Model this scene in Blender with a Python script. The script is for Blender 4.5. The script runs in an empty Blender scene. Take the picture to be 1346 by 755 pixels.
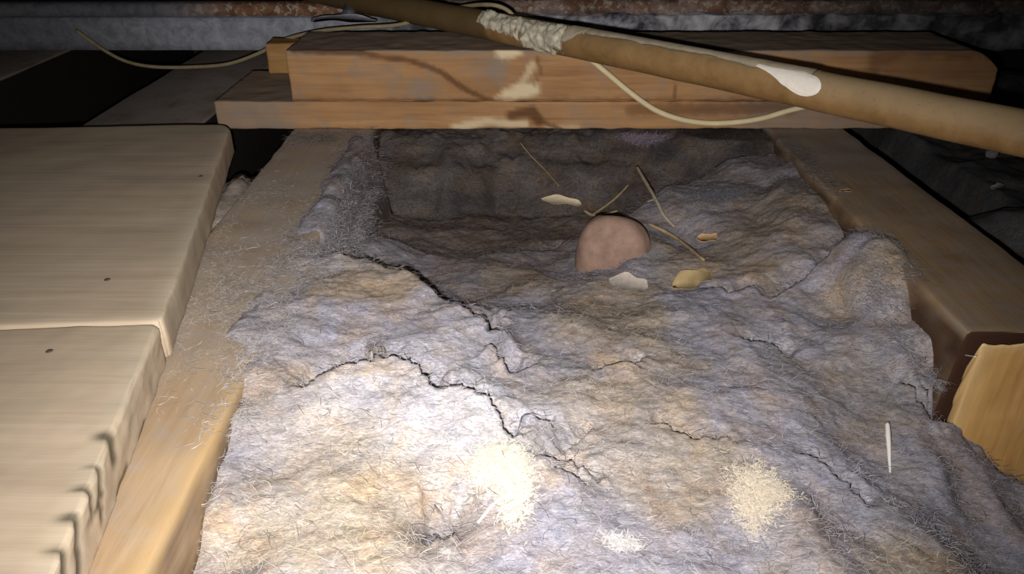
import bpy, bmesh, math, random
import numpy as np
from mathutils import Vector

random.seed(7)
rng = np.random.default_rng(11)
SC = bpy.context.scene
COL = SC.collection

# ------------------------------------------------------------------ camera
F = 1000.0                      # focal length in pixels of the 1346 x 755 frame
PITCH = math.radians(29.3)
CAM = np.array([0.0, 0.0, 0.24])
FWD = np.array([0, math.cos(PITCH), -math.sin(PITCH)])
UP = np.array([0, math.sin(PITCH), math.cos(PITCH)])
cam = bpy.data.cameras.new('camera')
cam.sensor_width = 36
cam.lens = 36 * F / 1346
cam.clip_start = 0.01
co = bpy.data.objects.new('camera', cam)
COL.objects.link(co)
co.location = CAM
co.rotation_euler = (math.pi / 2 - PITCH, 0, 0)
SC.camera = co

# ------------------------------------------------------------------ light
world = bpy.data.worlds.new('loft_darkness')
SC.world = world
world.use_nodes = True
world.node_tree.nodes['Background'].inputs[0].default_value = (0.6, 0.62, 0.7, 1)
world.node_tree.nodes['Background'].inputs[1].default_value = 0.004
fl = bpy.data.lights.new('phone_flash', 'SPOT')
fl.energy = 13.5
fl.color = (1.0, 0.965, 0.945)
fl.spot_size = math.radians(102)
fl.spot_blend = 1.0
fl.shadow_soft_size = 0.003
flo = bpy.data.objects.new('phone_flash', fl)
COL.objects.link(flo)
flo.location = (-0.009, 0.0, 0.227)
aim = FWD + (615 - 673) / F * np.array([1, 0, 0]) - (400 - 377.5) / F * UP
flo.rotation_euler = Vector(aim).to_track_quat('-Z', 'Y').to_euler()
SC.view_settings.view_transform = 'Standard'
SC.view_settings.look = 'None'
SC.view_settings.exposure = 0.0
SC.view_settings.gamma = 1.0

# ------------------------------------------------------------------ helpers
def ray(px, py):
    return FWD + (px - 673) / F * np.array([1.0, 0, 0]) - (py - 377.5) / F * UP

def at_z(px, py, z):
    d = ray(px, py)
    return CAM + d * ((z - CAM[2]) / d[2])

def at_y(px, py, y):
    d = ray(px, py)
    return CAM + d * (y / d[1])

def hash2(ix, iy, seed):
    n = (ix.astype(np.int64) * 374761393 + iy.astype(np.int64) * 668265263 + seed * 974634777) & 0xffffffff
    n = ((n ^ (n >> 13)) * 1274126177) & 0xffffffff
    n = n ^ (n >> 16)
    return (n & 0xffff) / 32767.5 - 1.0

def vnoise(x, y, seed=0):
    x = np.asarray(x, float); y = np.asarray(y, float)
    ix = np.floor(x); iy = np.floor(y)
    fx = x - ix; fy = y - iy
    fx = fx * fx * (3 - 2 * fx); fy = fy * fy * (3 - 2 * fy)
    a = hash2(ix, iy, seed); b = hash2(ix + 1, iy, seed)
    c = hash2(ix, iy + 1, seed); d = hash2(ix + 1, iy + 1, seed)
    return (a + (b - a) * fx) * (1 - fy) + (c + (d - c) * fx) * fy

def fbm(x, y, seed=0, oct=3):
    s = 0; a = 1.0
    for k in range(oct):
        s = s + a * vnoise(np.asarray(x) * 2 ** k, np.asarray(y) * 2 ** k, seed + k)
        a *= 0.5
    return s

def sstep(a, b, v):
    t = np.clip((v - a) / (b - a), 0, 1)
    return t * t * (3 - 2 * t)

def polydist(P, poly):
    """distance of 2D points P to a polyline, and the signed side (positive = left of travel)"""
    P = np.asarray(P, float); poly = np.asarray(poly, float)
    best = np.full(len(P), 1e9); side = np.zeros(len(P)); tt = np.zeros(len(P))
    n = len(poly) - 1
    for k in range(n):
        a, b = poly[k], poly[k + 1]
        ab = b - a
        t = np.clip(((P - a) @ ab) / (ab @ ab + 1e-12), 0, 1)
        q = a + t[:, None] * ab
        dv = P - q
        d = np.hypot(dv[:, 0], dv[:, 1])
        m = d < best
        best[m] = d[m]
        side[m] = np.sign(ab[0] * dv[m, 1] - ab[1] * dv[m, 0])
        tt[m] = (k + t[m]) / n
    return best, side, tt

def link(name, me, mat=None, parent=None, loc=(0, 0, 0)):
    o = bpy.data.objects.new(name, me)
    COL.objects.link(o)
    o.location = loc
    if mat: me.materials.append(mat)
    if parent: o.parent = parent
    return o

def mesh(name, V, Fc, smooth=True):
    me = bpy.data.meshes.new(name)
    me.from_pydata(np.asarray(V).tolist(), [], Fc if isinstance(Fc, list) else np.asarray(Fc).tolist())
    if smooth:
        me.polygons.foreach_set('use_smooth', [True] * len(me.polygons))
    me.update()
    return me

def set_col(me, arr, name='tint'):
    at = me.attributes.new(name, 'FLOAT_COLOR', 'POINT')
    a = np.ones((len(me.vertices), 4))
    a[:, :3] = arr
    at.data.foreach_set('color', a.ravel())

def obj(name, V, Fc, mat, parent=None, tint=None, origin=None, smooth=True):
    V = np.asarray(V, float)
    if origin is None:
        origin = np.array([V[:, 0].mean(), V[:, 1].mean(), V[:, 2].min()])
    base = np.array(parent['_o']) if parent is not None else np.zeros(3)
    me = mesh(name, V - origin, Fc, smooth)
    if tint is not None: set_col(me, tint)
    o = link(name, me, mat, parent, tuple(np.asarray(origin) - base))
    o['_o'] = [float(v) for v in origin]
    return o

def tag(o, label=None, cat=None, group=None, kind=None):
    if label: o['label'] = label
    if cat: o['category'] = cat
    if group: o['group'] = group
    if kind: o['kind'] = kind
    return o

def empty(name, loc, label, cat, group=None):
    o = bpy.data.objects.new(name, None)
    COL.objects.link(o)
    o.empty_display_size = 0.02
    o.location = tuple(loc)
    o['_o'] = [float(v) for v in loc]
    return tag(o, label, cat, group)

# ---- rounded, roughened box mapped onto eight corners
def rbox_geo(size, res, r=0.002, amp=0.0004, freq=60, seed=0):
    L = np.asarray(size, float)
    n = np.maximum(1, np.round(L / res).astype(int))
    def samples(k):
        s = np.linspace(0, L[k], n[k] + 1)
        rr = min(r, L[k] * 0.45)
        extra = [rr * 0.3, rr, L[k] - rr, L[k] - rr * 0.3]
        return np.unique(np.round(np.concatenate([s, extra]), 7))
    S = [samples(k) for k in range(3)]
    V = []; Fc = []
    idx = {}
    def vid(p):
        key = (round(p[0], 6), round(p[1], 6), round(p[2], 6))
        if key not in idx:
            idx[key] = len(V); V.append(p)
        return idx[key]
    for ax in range(3):
        u, v = (ax + 1) % 3, (ax + 2) % 3
        for s, w in ((0, 0.0), (1, L[ax])):
            grid = []
            for a in S[u]:
                row = []
                for b in S[v]:
                    p = [0, 0, 0]; p[ax] = w; p[u] = a; p[v] = b
                    row.append(vid(p))
                grid.append(row)
            for i in range(len(S[u]) - 1):
                for j in range(len(S[v]) - 1):
                    q = [grid[i][j], grid[i + 1][j], grid[i + 1][j + 1], grid[i][j + 1]]
                    Fc.append(q if s else q[::-1])
    V = np.array(V, float)
    R = np.minimum(r, L * 0.45)
    q = np.clip(V, R, L - R)
    d = (V - q)
    dn = d / np.maximum(R, 1e-9)
    m = np.maximum(np.abs(dn).max(axis=1), 1e-9)
    l = np.maximum(np.linalg.norm(dn, axis=1), 1e-9)
    nrm = dn / l[:, None]
    P = q + nrm * (m / np.maximum(m, 1e-9))[:, None] * R
    if amp:
        h = fbm(V[:, 0] * freq + V[:, 2] * 13, V[:, 1] * freq + V[:, 2] * freq, seed, 3)
        P = P + nrm * (h * amp)[:, None]
    return P, Fc, V

def trilin(P, size, C):
    """C = corners 000,100,110,010,001,101,111,011"""
    t = P / np.asarray(size)
    x, y, z = t[:, 0:1], t[:, 1:2], t[:, 2:3]
    C = [np.asarray(c, float) for c in C]
    b = (C[0] * (1 - x) + C[1] * x) * (1 - y) + (C[3] * (1 - x) + C[2] * x) * y
    tp = (C[4] * (1 - x) + C[5] * x) * (1 - y) + (C[7] * (1 - x) + C[6] * x) * y
    return b * (1 - z) + tp * z

def box_between(lo, hi, res, r=0.002, amp=0.0004, freq=60, seed=0):
    lo = np.asarray(lo, float); hi = np.asarray(hi, float)
    P, Fc, V = rbox_geo(hi - lo, res, r, amp, freq, seed)
    return P + lo, Fc, V + lo

def tube(points, r, seg=12, sub=6, rough=0.0, seed=0):
    P = [Vector(p) for p in points]
    out = []
    n = len(P)
    for i in range(n - 1):
        p0 = P[max(i - 1, 0)]; p1 = P[i]; p2 = P[i + 1]; p3 = P[min(i + 2, n - 1)]
        for k in range(sub):
            t = k / sub
            out.append(0.5 * ((2 * p1) + (p2 - p0) * t + (2 * p0 - 5 * p1 + 4 * p2 - p3) * t * t + (3 * p1 - p0 - 3 * p2 + p3) * t ** 3))
    out.append(P[-1])
    rs = r if callable(r) else (lambda t: r)
    V = []; Fc = []
    N = len(out)
    ref = Vector((0, 0, 1))
    for i, p in enumerate(out):
        d = (out[min(i + 1, N - 1)] - out[max(i - 1, 0)]).normalized()
        s = d.cross(ref)
        if s.length < 1e-3: s = d.cross(Vector((1, 0, 0)))
        s.normalize(); u = s.cross(d)
        rad = rs(i / (N - 1))
        for k in range(seg):
            a = 2 * math.pi * k / seg
            rr = rad * (1 + rough * random.uniform(-1, 1))
            V.append(p + (s * math.cos(a) + u * math.sin(a)) * rr)
    for i in range(N - 1):
        for k in range(seg):
            a = i * seg + k; b = i * seg + (k + 1) % seg
            Fc.append([a, a + seg, b + seg, b])
    Fc.append(list(range(seg)))
    Fc.append([(N - 1) * seg + k for k in range(seg)][::-1])
    return np.array([list(v) for v in V]), Fc

# ------------------------------------------------------------------ materials
def newmat(name):
    m = bpy.data.materials.new(name)
    m.use_nodes = True
    nt = m.node_tree
    b = nt.nodes['Principled BSDF']
    return m, nt, b

def N(nt, t, **kw):
    n = nt.nodes.new(t)
    for k, v in kw.items():
        if k.startswith('i_'):
            n.inputs[int(k[2:])].default_value = v
        else:
            setattr(n, k, v)
    return n

def mix(nt, fac, a, b, blend='MIX'):
    n = nt.nodes.new('ShaderNodeMix')
    n.data_type = 'RGBA'; n.blend_type = blend
    for sock, val in ((n.inputs[0], fac), (n.inputs[6], a), (n.inputs[7], b)):
        if hasattr(val, 'is_linked') or hasattr(val, 'links'):
            nt.links.new(val, sock)
        elif isinstance(val, (int, float)):
            sock.default_value = val
        else:
            sock.default_value = (*val, 1) if len(val) == 3 else val
    return n.outputs[2]

def ramp(nt, src, stops):
    n = nt.nodes.new('ShaderNodeValToRGB')
    el = n.color_ramp.elements
    while len(el) < len(stops): el.new(0.5)
    for e, (p, c) in zip(el, stops):
        e.position = p
        e.color = (c, c, c, 1) if isinstance(c, (int, float)) else (*c, 1)
    nt.links.new(src, n.inputs[0])
    return n.outputs[0]

def noise(nt, scale, stretch=(1, 1, 1), detail=4, rough=0.55, dist=0.0, off=(0, 0, 0)):
    tc = N(nt, 'ShaderNodeTexCoord')
    mp = N(nt, 'ShaderNodeMapping')
    mp.inputs['Scale'].default_value = stretch
    mp.inputs['Location'].default_value = off
    nt.links.new(tc.outputs['Object'], mp.inputs[0])
    n = N(nt, 'ShaderNodeTexNoise')
    n.inputs['Scale'].default_value = scale
    n.inputs['Detail'].default_value = detail
    n.inputs['Roughness'].default_value = rough
    n.inputs['Distortion'].default_value = dist
    nt.links.new(mp.outputs[0], n.inputs['Vector'])
    return n.outputs['Fac']

def bump(nt, b, h, strength=0.3, dist=0.001):
    n = N(nt, 'ShaderNodeBump')
    n.inputs['Strength'].default_value = strength
    n.inputs['Distance'].default_value = dist
    nt.links.new(h, n.inputs['Height'])
    nt.links.new(n.outputs[0], b.inputs['Normal'])

def tint_sep(nt):
    a = N(nt, 'ShaderNodeAttribute', attribute_name='tint')
    s = N(nt, 'ShaderNodeSeparateColor')
    nt.links.new(a.outputs['Color'], s.inputs[0])
    return s.outputs

def wood(name, light, dark, axis='X', grain=260, stretch=0.06, dust=None, dust_amt=0.0, dust_scale=30, stain_shade=(0.07, 0.03, 0.012), pale=(0.75, 0.6, 0.4), rough=0.75, bumpk=0.25, contrast=(0.3, 0.7)):
    """tint attribute: R dark stains and painted shade, G pale fresh wood and painted highlight, B grey dust"""
    m, nt, b = newmat(name)
    st = [1, 1, 1]; st['XYZ'.index(axis)] = stretch
    g = noise(nt, grain, st, 5, 0.6, 0.4)
    g2 = noise(nt, grain * 0.16, st, 3, 0.5, 0.8, (3, 1, 2))
    bl = noise(nt, 18, (1, 1, 1), 3)
    c = mix(nt, ramp(nt, g, [(contrast[0], 0.0), (contrast[1], 1.0)]), dark, light)
    c = mix(nt, ramp(nt, g2, [(0.42, 0.0), (0.7, 0.55)]), c, dark)
    c = mix(nt, ramp(nt, bl, [(0.35, 0.0), (0.75, 0.35)]), c, tuple(v * 1.15 for v in light))
    s = tint_sep(nt)
    if dust:
        dn = noise(nt, dust_scale, (1, 1, 1), 8, 0.72)
        lo = 0.62 - 0.45 * dust_amt
        c = mix(nt, ramp(nt, dn, [(lo, 0.0), (lo + 0.2, min(1, 0.35 + dust_amt))]), c, dust)
        dm = N(nt, 'ShaderNodeMath', operation='MULTIPLY')
        nt.links.new(s[2], dm.inputs[0])
        nt.links.new(ramp(nt, dn, [(0.25, 0.5), (0.6, 1.0)]), dm.inputs[1])
        c = mix(nt, dm.outputs[0], c, dust)
    c = mix(nt, s[1], c, pale)
    c = mix(nt, s[0], c, stain_shade)
    nt.links.new(c, b.inputs['Base Color'])
    b.inputs['Roughness'].default_value = rough
    b.inputs['Specular IOR Level'].default_value = 0.25
    bump(nt, b, g, bumpk, 0.0012)
    return m

def plain(name, col, rough=0.7, var=0.25, scale=120, metal=0.0, spec=0.3, bumpk=0.2):
    m, nt, b = newmat(name)
    n1 = noise(nt, scale, (1, 1, 1), 6, 0.65)
    c = mix(nt, ramp(nt, n1, [(0.3, 0.0), (0.7, 1.0)]), tuple(v * (1 - var) for v in col), tuple(min(1, v * (1 + var)) for v in col))
    nt.links.new(c, b.inputs['Base Color'])
    b.inputs['Roughness'].default_value = rough
    b.inputs['Metallic'].default_value = metal
    b.inputs['Specular IOR Level'].default_value = spec
    bump(nt, b, n1, bumpk, 0.0008)
    return m

def fibre_mat(name, gain=1.0):
    """fibres: the colour of each fibre comes from its attribute"""
    m, nt, b = newmat(name)
    a = N(nt, 'ShaderNodeAttribute', attribute_name='tint')
    nt.links.new(a.outputs['Color'], b.inputs['Base Color'])
    b.inputs['Roughness'].default_value = 0.9
    b.inputs['Specular IOR Level'].default_value = 0.1
    return m

def insulation_mat(name):
    """tint attribute: the fibre colour of the place; noise adds the felted streaks"""
    m, nt, b = newmat(name)
    a = N(nt, 'ShaderNodeAttribute', attribute_name='tint')
    n1 = noise(nt, 95, (0.6, 1.6, 1), 9, 0.72, 1.2)
    n2 = noise(nt, 420, (0.5, 1.6, 1), 6, 0.75, 1.5)
    n3 = noise(nt, 34, (1, 1, 1), 5, 0.6, 0.5, (5, 2, 1))
    c = a.outputs['Color']
    c = mix(nt, ramp(nt, n3, [(0.46, 0.0), (0.66, 0.8)]), c, (1.08, 0.90, 0.68), 'MULTIPLY')
    c = mix(nt, 1.0, c, ramp(nt, n1, [(0.3, 0.62), (0.5, 0.95), (0.7, 1.2)]), 'MULTIPLY')
    c = mix(nt, 0.8, c, ramp(nt, n2, [(0.3, 0.45), (0.52, 1.0), (0.70, 1.4)]), 'MULTIPLY')
    n4 = noise(nt, 900, (0.45, 1.5, 1), 4, 0.7, 0.8, (2, 7, 3))
    n5 = noise(nt, 60, (1, 1, 1), 4, 0.6, 0.5, (9, 2, 5))
    c = mix(nt, 0.8, c, ramp(nt, n4, [(0.32, 0.55), (0.5, 1.0), (0.68, 1.4)]), 'MULTIPLY')
    c = mix(nt, ramp(nt, n5, [(0.45, 0.0), (0.62, 0.7)]), c, (0.90, 0.94, 1.06), 'MULTIPLY')
    nt.links.new(c, b.inputs['Base Color'])
    b.inputs['Roughness'].default_value = 0.95
    b.inputs['Specular IOR Level'].default_value = 0.05
    mm = N(nt, 'ShaderNodeMath', operation='ADD')
    nt.links.new(n1, mm.inputs[0]); nt.links.new(n2, mm.inputs[1])
    bump(nt, b, mm.outputs[0], 0.4, 0.0011)
    return m

M = {}
M['joist'] = wood('joist_wood', (0.48, 0.35, 0.215), (0.36, 0.24, 0.135), 'Y', 240, 0.07, (0.385, 0.335, 0.29), 0.28, 60, stain_shade=(0.05, 0.022, 0.01), pale=(0.62, 0.40, 0.15))
M['joist_r'] = wood('right_joist_wood', (0.37, 0.25, 0.135), (0.25, 0.155, 0.08), 'Y', 240, 0.07, (0.30, 0.25, 0.21), 0.4, 60, stain_shade=(0.055, 0.024, 0.013), pale=(0.62, 0.45, 0.22))
M['beam'] = wood('cross_timber_wood', (0.55, 0.315, 0.145), (0.33, 0.165, 0.065), 'X', 200, 0.05, (0.31, 0.25, 0.20), 0.26, 40, stain_shade=(0.10, 0.035, 0.01), pale=(0.95, 0.78, 0.5))
M['board'] = wood('board_face', (0.60, 0.485, 0.355), (0.43, 0.33, 0.225), 'X', 120, 0.05, (0.45, 0.38, 0.29), 0.15, 14, stain_shade=(0.075, 0.06, 0.038), pale=(0.78, 0.68, 0.48), contrast=(0.2, 0.85))
M['block'] = wood('sawn_block_wood', (0.78, 0.47, 0.17), (0.55, 0.28, 0.085), 'Z', 190, 0.10, (0.45, 0.38, 0.3), 0.05, 60, pale=(0.8, 0.6, 0.3))
M['dark_wood'] = wood('old_dark_wood', (0.36, 0.28, 0.22), (0.22, 0.165, 0.13), 'Y', 180, 0.08, (0.38, 0.32, 0.28), 0.6, 30, stain_shade=(0.012, 0.01, 0.008))
M['insul'] = insulation_mat('felted_insulation')
M['fibre'] = fibre_mat('insulation_fibre')
M['lath'] = plain('bay_floor_dirt', (0.06, 0.05, 0.045), 0.95, 0.4, 60)
M['wall'] = plain('sooty_wall', (0.05, 0.045, 0.04), 0.95, 0.4, 30)

# ------------------------------------------------------------------ the setting
V, Fc, _ = box_between((-1.3, -0.35, -0.22), (1.3, 1.9, -0.17), 0.3, 0.002, 0)
tag(obj('floor', V, Fc, M['lath']), kind='structure')
V, Fc, _ = box_between((-1.3, 1.75, -0.17), (1.3, 1.85, 0.6), 0.3, 0.002, 0)
tag(obj('wall_back', V, Fc, M['wall']), kind='structure')

# ------------------------------------------------------------------ insulation height field
CTRL = [
 # left margin against the joist
 (225,755,-.052),(262,690,-.040),(290,600,-.012),(310,540,-.006),(322,495,.001),(345,430,.001),(370,390,.003),(415,345,.004),
 (270,560,-.016),(250,620,-.02),(220,690,-.05),(270,500,-.012),(290,430,-.014),(330,350,-.016),(360,300,-.016),(400,300,-.004),(312,520,-.004),(306,560,-.007),(296,600,-.010),(286,640,-.014),
 (500,300,-.068),(512,265,-.078),(486,322,-.045),
 # near bank
 (450,368,.000),(520,385,-.003),(600,408,-.008),(650,425,-.012),(500,440,-.006),(420,500,-.003),(520,490,-.001),(560,520,-.002),(620,545,-.006),
 (450,600,-.012),(400,720,-.022),(330,640,-.018),(300,740,-.034),(560,620,-.012),(650,600,-.012),(580,700,-.042),(640,720,-.03),(500,720,-.02),
 # middle and right
 (700,500,-.028),(700,450,-.032),(800,450,-.030),(800,390,-.040),(900,420,-.032),(900,550,-.028),(780,600,-.028),(1000,640,-.032),(1000,500,-.034),(1100,420,-.040),
 (1000,400,-.035),(1165,335,-.010),(1160,365,-.010),(1150,400,-.026),(1100,330,-.030),(1060,290,-.018),(1090,300,-.016),(1110,330,-.020),(1190,430,-.026),(1250,470,-.030),(1275,500,-.034),(1276,475,-.028),(1258,462,-.024),(1262,530,-.058),(1275,540,-.064),(1255,575,-.070),(1272,580,-.076),(1285,560,-.072),(1240,560,-.064),(1210,540,-.052),(1235,440,-.022),(1300,622,-.098),(1340,658,-.120),(1290,590,-.09),(1200,600,-.056),
 (1270,590,-.076),(1300,680,-.085),(1346,755,-.095),(1346,690,-.10),(1150,700,-.046),(850,720,-.030),(1000,740,-.036),(1180,380,-.022),(1120,290,-.045),(1075,255,-.012),(1045,215,-.008),
 # far right shoulder
 (940,262,-.030),(930,252,-.024),(950,250,-.022),(1000,250,-.024),(960,290,-.034),(900,320,-.046),(1035,240,-.012),(1010,215,-.015),(860,350,-.046),(800,350,-.054),(856,322,-.036),(850,338,-.038),(760,355,-.062),
 # hollow
 (450,335,-.045),(500,345,-.058),(560,360,-.064),(620,380,-.062),(670,400,-.054),(600,330,-.078),(700,340,-.072),(520,310,-.072),(560,295,-.086),(700,300,-.086),(770,300,-.084),(850,275,-.080),
]
pts = np.array([at_z(*c) for c in CTRL])
cs = pts[:, :2]; cz = pts[:, 2]

# cracks: (pixels, assumed height, step of the near side, trench depth, trench width)
CRACKS = [
 ([(425,350),(438,345),(452,349),(470,348),(485,350),(500,357),(530,362),(545,369),(560,379),(590,391),(602,402),(615,404),(640,412),(668,413)], -.004, .004, .085, .028),
 ([(400,512),(425,495),(455,487),(490,485),(488,476),(515,479),(540,484),(558,500),(575,514),(605,514),(635,524),(655,537),(675,553)], -.002, .006, .055, .016),
 ([(675,553),(700,549),(735,550)], -.02, .003, .012, .010),
 ([(634,436),(645,446)], -.02, .004, .02, .010),
 ([(640,463),(655,468),(674,481)], -.02, .006, .045, .015),
 ([(697,619),(720,617),(745,608),(765,617),(785,632)], -.025, .004, .012, .008),
 ([(725,628),(750,632),(775,638)], -.025, .003, .010, .006),
 ([(1225,540),(1250,546),(1262,538),(1280,510)], -.05, .006, .03, .02),
 ([(1180,505),(1200,515),(1225,535)], -.05, .003, .014, .01),
 ([(780,492),(800,488),(835,482),(850,470)], -.03, .002, .010, .012),
 ([(960,445),(985,452),(1010,446),(1045,462)], -.034, .002, .012, .012),
 ([(1010,395),(1060,372),(1110,352)], -.035, .003, .016, .014),
 ([(1040,600),(1075,612),(1110,625),(1150,655)], -.04, .002, .010, .012),
 ([(740,600),(780,560)], -.03, .001, .006, .008),
 ([(920,370),(960,385),(1000,375)], -.035, .002, .010, .012),
 ([(850,560),(880,565),(910,580),(960,575)], -.03, .002, .009, .012),
 ([(680,330),(720,332),(755,318)], -.07, .003, .016, .02),
 ([(560,690),(575,684),(592,688)], -.04, .003, .016, .006),
 ([(558,712),(575,706),(600,704)], -.04, .004, .032, .006),
 ([(560,735),(580,728),(605,724)], -.04, .004, .032, .006),
]
CR = []
for px, z, st, dp, w in CRACKS:
    P = np.array([at_z(x, y, z)[:2] for x, y in px])
    CR.append((P, st, dp, w))

def base_height(x, y):
    P = np.stack([x, y], 1)
    out = np.zeros(len(P))
    for k in range(0, len(P), 20000):
        d2 = ((P[k:k + 20000, None, :] - cs[None]) ** 2).sum(2)
        w = 1.0 / (d2 + 0.011 ** 2) ** 2.0
        out[k:k + 20000] = (w * cz).sum(1) / w.sum(1)
    return out

def height(x, y):
    x = np.asarray(x, float); y = np.asarray(y, float)
    P = np.stack([x, y], 1)
    z = base_height(x, y)
    z += 0.0035 * fbm(x * 28, y * 28, 3, 3) + 0.0008 * fbm(x * 75, y * 100, 9, 3) + 0.0005 * fbm(x * 260, y * 420, 21, 2)
    # batt lapping over the edge of the left joist and, in one place, the right joist
    lip = 0.0045 - 0.010 * ((x + 0.149) / 0.0155) ** 2 - 4.5 * np.maximum(0, x + 0.139)
    lip += 0.0035 * fbm(x * 60, y * 45, 160, 3) - 0.02 * sstep(0.50, 0.44, y)
    z = np.where((x < -0.115) & (y > 0.42), np.maximum(z, lip), z)
    lap = 0.0045 - 0.012 * ((x - 0.262) / 0.022) ** 2 - 0.010 * ((y - 0.485) / 0.032) ** 2 + 0.003 * fbm(x * 70, y * 60, 165, 3)
    z = np.where((x > 0.235) & (x < 0.30), np.maximum(z, lap), z)
    # pleats running across
    z += 0.0012 * np.maximum(0, vnoise(x * 22 + 3 * vnoise(x * 12, y * 12, 5), y * 90 + 2 * vnoise(x * 20, y * 9, 8), 33)) ** 1.5
    for P2, st, dp, w in CR:
        jit = 0.0022 * vnoise(x * 260, y * 260, 40)
        d, s, t = polydist(P + np.stack([jit, jit * 0.7], 1), P2)
        near = -s * d                                   # positive on the camera side
        env = np.clip(7 * t, 0, 1) * np.clip(9 * (1 - t), 0, 1)
        env = np.clip(env * (0.85 + 0.4 * vnoise(t * 9, t * 0 + 3, 17)), 0, 1.2)
        z += st * env * np.where(near > 0, np.exp(-(near / 0.016) ** 2), 0)
        z -= dp * env * np.where(near <= 0, np.exp(-(near / w) ** 2), 0)
    return z

STEP = 0.0014
xs = np.arange(-0.215, 0.475, STEP)
ys = np.arange(0.10, 0.7262, STEP)
X, Y = np.meshgrid(xs, ys)
Z = height(X.ravel(), Y.ravel()).reshape(X.shape)

def hz(x, y):
    i = np.clip(((np.asarray(x) - xs[0]) / STEP).astype(int), 0, len(xs) - 1)
    j = np.clip(((np.asarray(y) - ys[0]) / STEP).astype(int), 0, len(ys) - 1)
    return Z[j, i]

def land(px, py):
    """where the sight line of a place in the photograph meets the insulation"""
    d = ray(px, py)
    for t in np.arange(0.25, 1.0, 0.0008):
        p = CAM + d * t
        if p[1] < ys[-1] and p[2] <= hz(p[0], p[1]):
            return p
    return CAM + d * 0.8

def project(P):
    v = np.asarray(P) - CAM
    zc = v @ FWD
    return 673 + F * v[:, 0] / zc, 377.5 - F * (v @ UP) / zc

def insul_colour(x, y, z):
    """fibre colour with painted glare and hole shade: cream batt in front on the left, tan batt on the right, old sooty batt at the back"""
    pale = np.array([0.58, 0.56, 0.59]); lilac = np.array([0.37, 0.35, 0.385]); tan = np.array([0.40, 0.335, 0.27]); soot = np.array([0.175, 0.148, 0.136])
    cream = np.array([0.50, 0.425, 0.335])
    n1 = fbm(x * 13, y * 13, 50, 3); n2 = fbm(x * 26, y * 30, 60, 3)
    c = lilac[None] * np.ones((len(x), 1))
    k = sstep(-0.15, 0.55, n1)[:, None]; c = c * (1 - k) + tan * k
    hump = np.array(land_hump)
    d1 = np.exp(-(((x - hump[0]) / 0.085) ** 2 + ((y - hump[1]) / 0.055) ** 2))  # flash glare on the hump painted pale into the fibre colour
    k = np.clip(d1 * 1.25 + 0.25 * n2 * d1, 0, 1)[:, None]; c = c * (1 - k) + pale * k
    low = np.array(land_low)
    d2 = np.exp(-(((x - low[0]) / 0.075) ** 2 + ((y - low[1]) / 0.06) ** 2))
    k = np.clip(d2 * 1.1 + 0.5 * n2 * d2, 0, 1)[:, None]; c = c * (1 - k) + cream * k
    for (bx_, by_), rad, bc, am in BLOTS:
        k = np.clip(np.exp(-(((x - bx_) / rad) ** 2 + ((y - by_) / rad) ** 2)) * am * (1 + 0.5 * n2), 0, 1)[:, None]; c = c * (1 - k) + np.array(bc) * k
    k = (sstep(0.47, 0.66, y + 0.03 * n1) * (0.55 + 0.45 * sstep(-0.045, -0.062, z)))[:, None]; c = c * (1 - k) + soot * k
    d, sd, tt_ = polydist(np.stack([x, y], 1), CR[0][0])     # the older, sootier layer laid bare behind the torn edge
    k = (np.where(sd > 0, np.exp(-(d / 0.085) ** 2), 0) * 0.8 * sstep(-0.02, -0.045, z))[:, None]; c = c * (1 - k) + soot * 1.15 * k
    return c

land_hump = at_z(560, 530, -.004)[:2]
BLOTS = [(at_z(575, 705, -.035)[:2], .010, (.13, .12, .155), 1.0), (at_z(690, 710, -.03)[:2], .032, (.36, .345, .385), .9), (at_z(320, 620, -.02)[:2], .020, (.36, .345, .38), .7), (at_z(1120, 500, -.04)[:2], .04, (.30, .27, .24), .6)]  # first blot paints shade into the small hole near the front
land_low = at_z(430, 680, -.015)[:2]

keep = np.ones_like(X, bool)
# in front of the block the batt runs on to the right; behind it the right joist stops it
keep &= ~((X > 0.30) & (Y > 0.357))
jl = (X < -0.142) & (Z < -0.008)
keep &= ~jl
idx = -np.ones(X.shape, int)
used = np.zeros_like(keep)
q = keep[:-1, :-1] & keep[1:, :-1] & keep[:-1, 1:] & keep[1:, 1:]
used[:-1, :-1] |= q; used[1:, :-1] |= q; used[:-1, 1:] |= q; used[1:, 1:] |= q
idx[used] = np.arange(used.sum())
V = np.stack([X[used], Y[used], Z[used]], 1)
jj, ii = np.nonzero(q)
Fq = np.stack([idx[jj, ii], idx[jj, ii + 1], idx[jj + 1, ii + 1], idx[jj + 1, ii]], 1)
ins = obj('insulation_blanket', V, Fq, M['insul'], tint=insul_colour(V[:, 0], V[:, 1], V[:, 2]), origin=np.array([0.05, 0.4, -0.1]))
tag(ins, 'torn lumpy grey fibre insulation filling the bay between the two long joists', 'insulation', kind='stuff')

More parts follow.
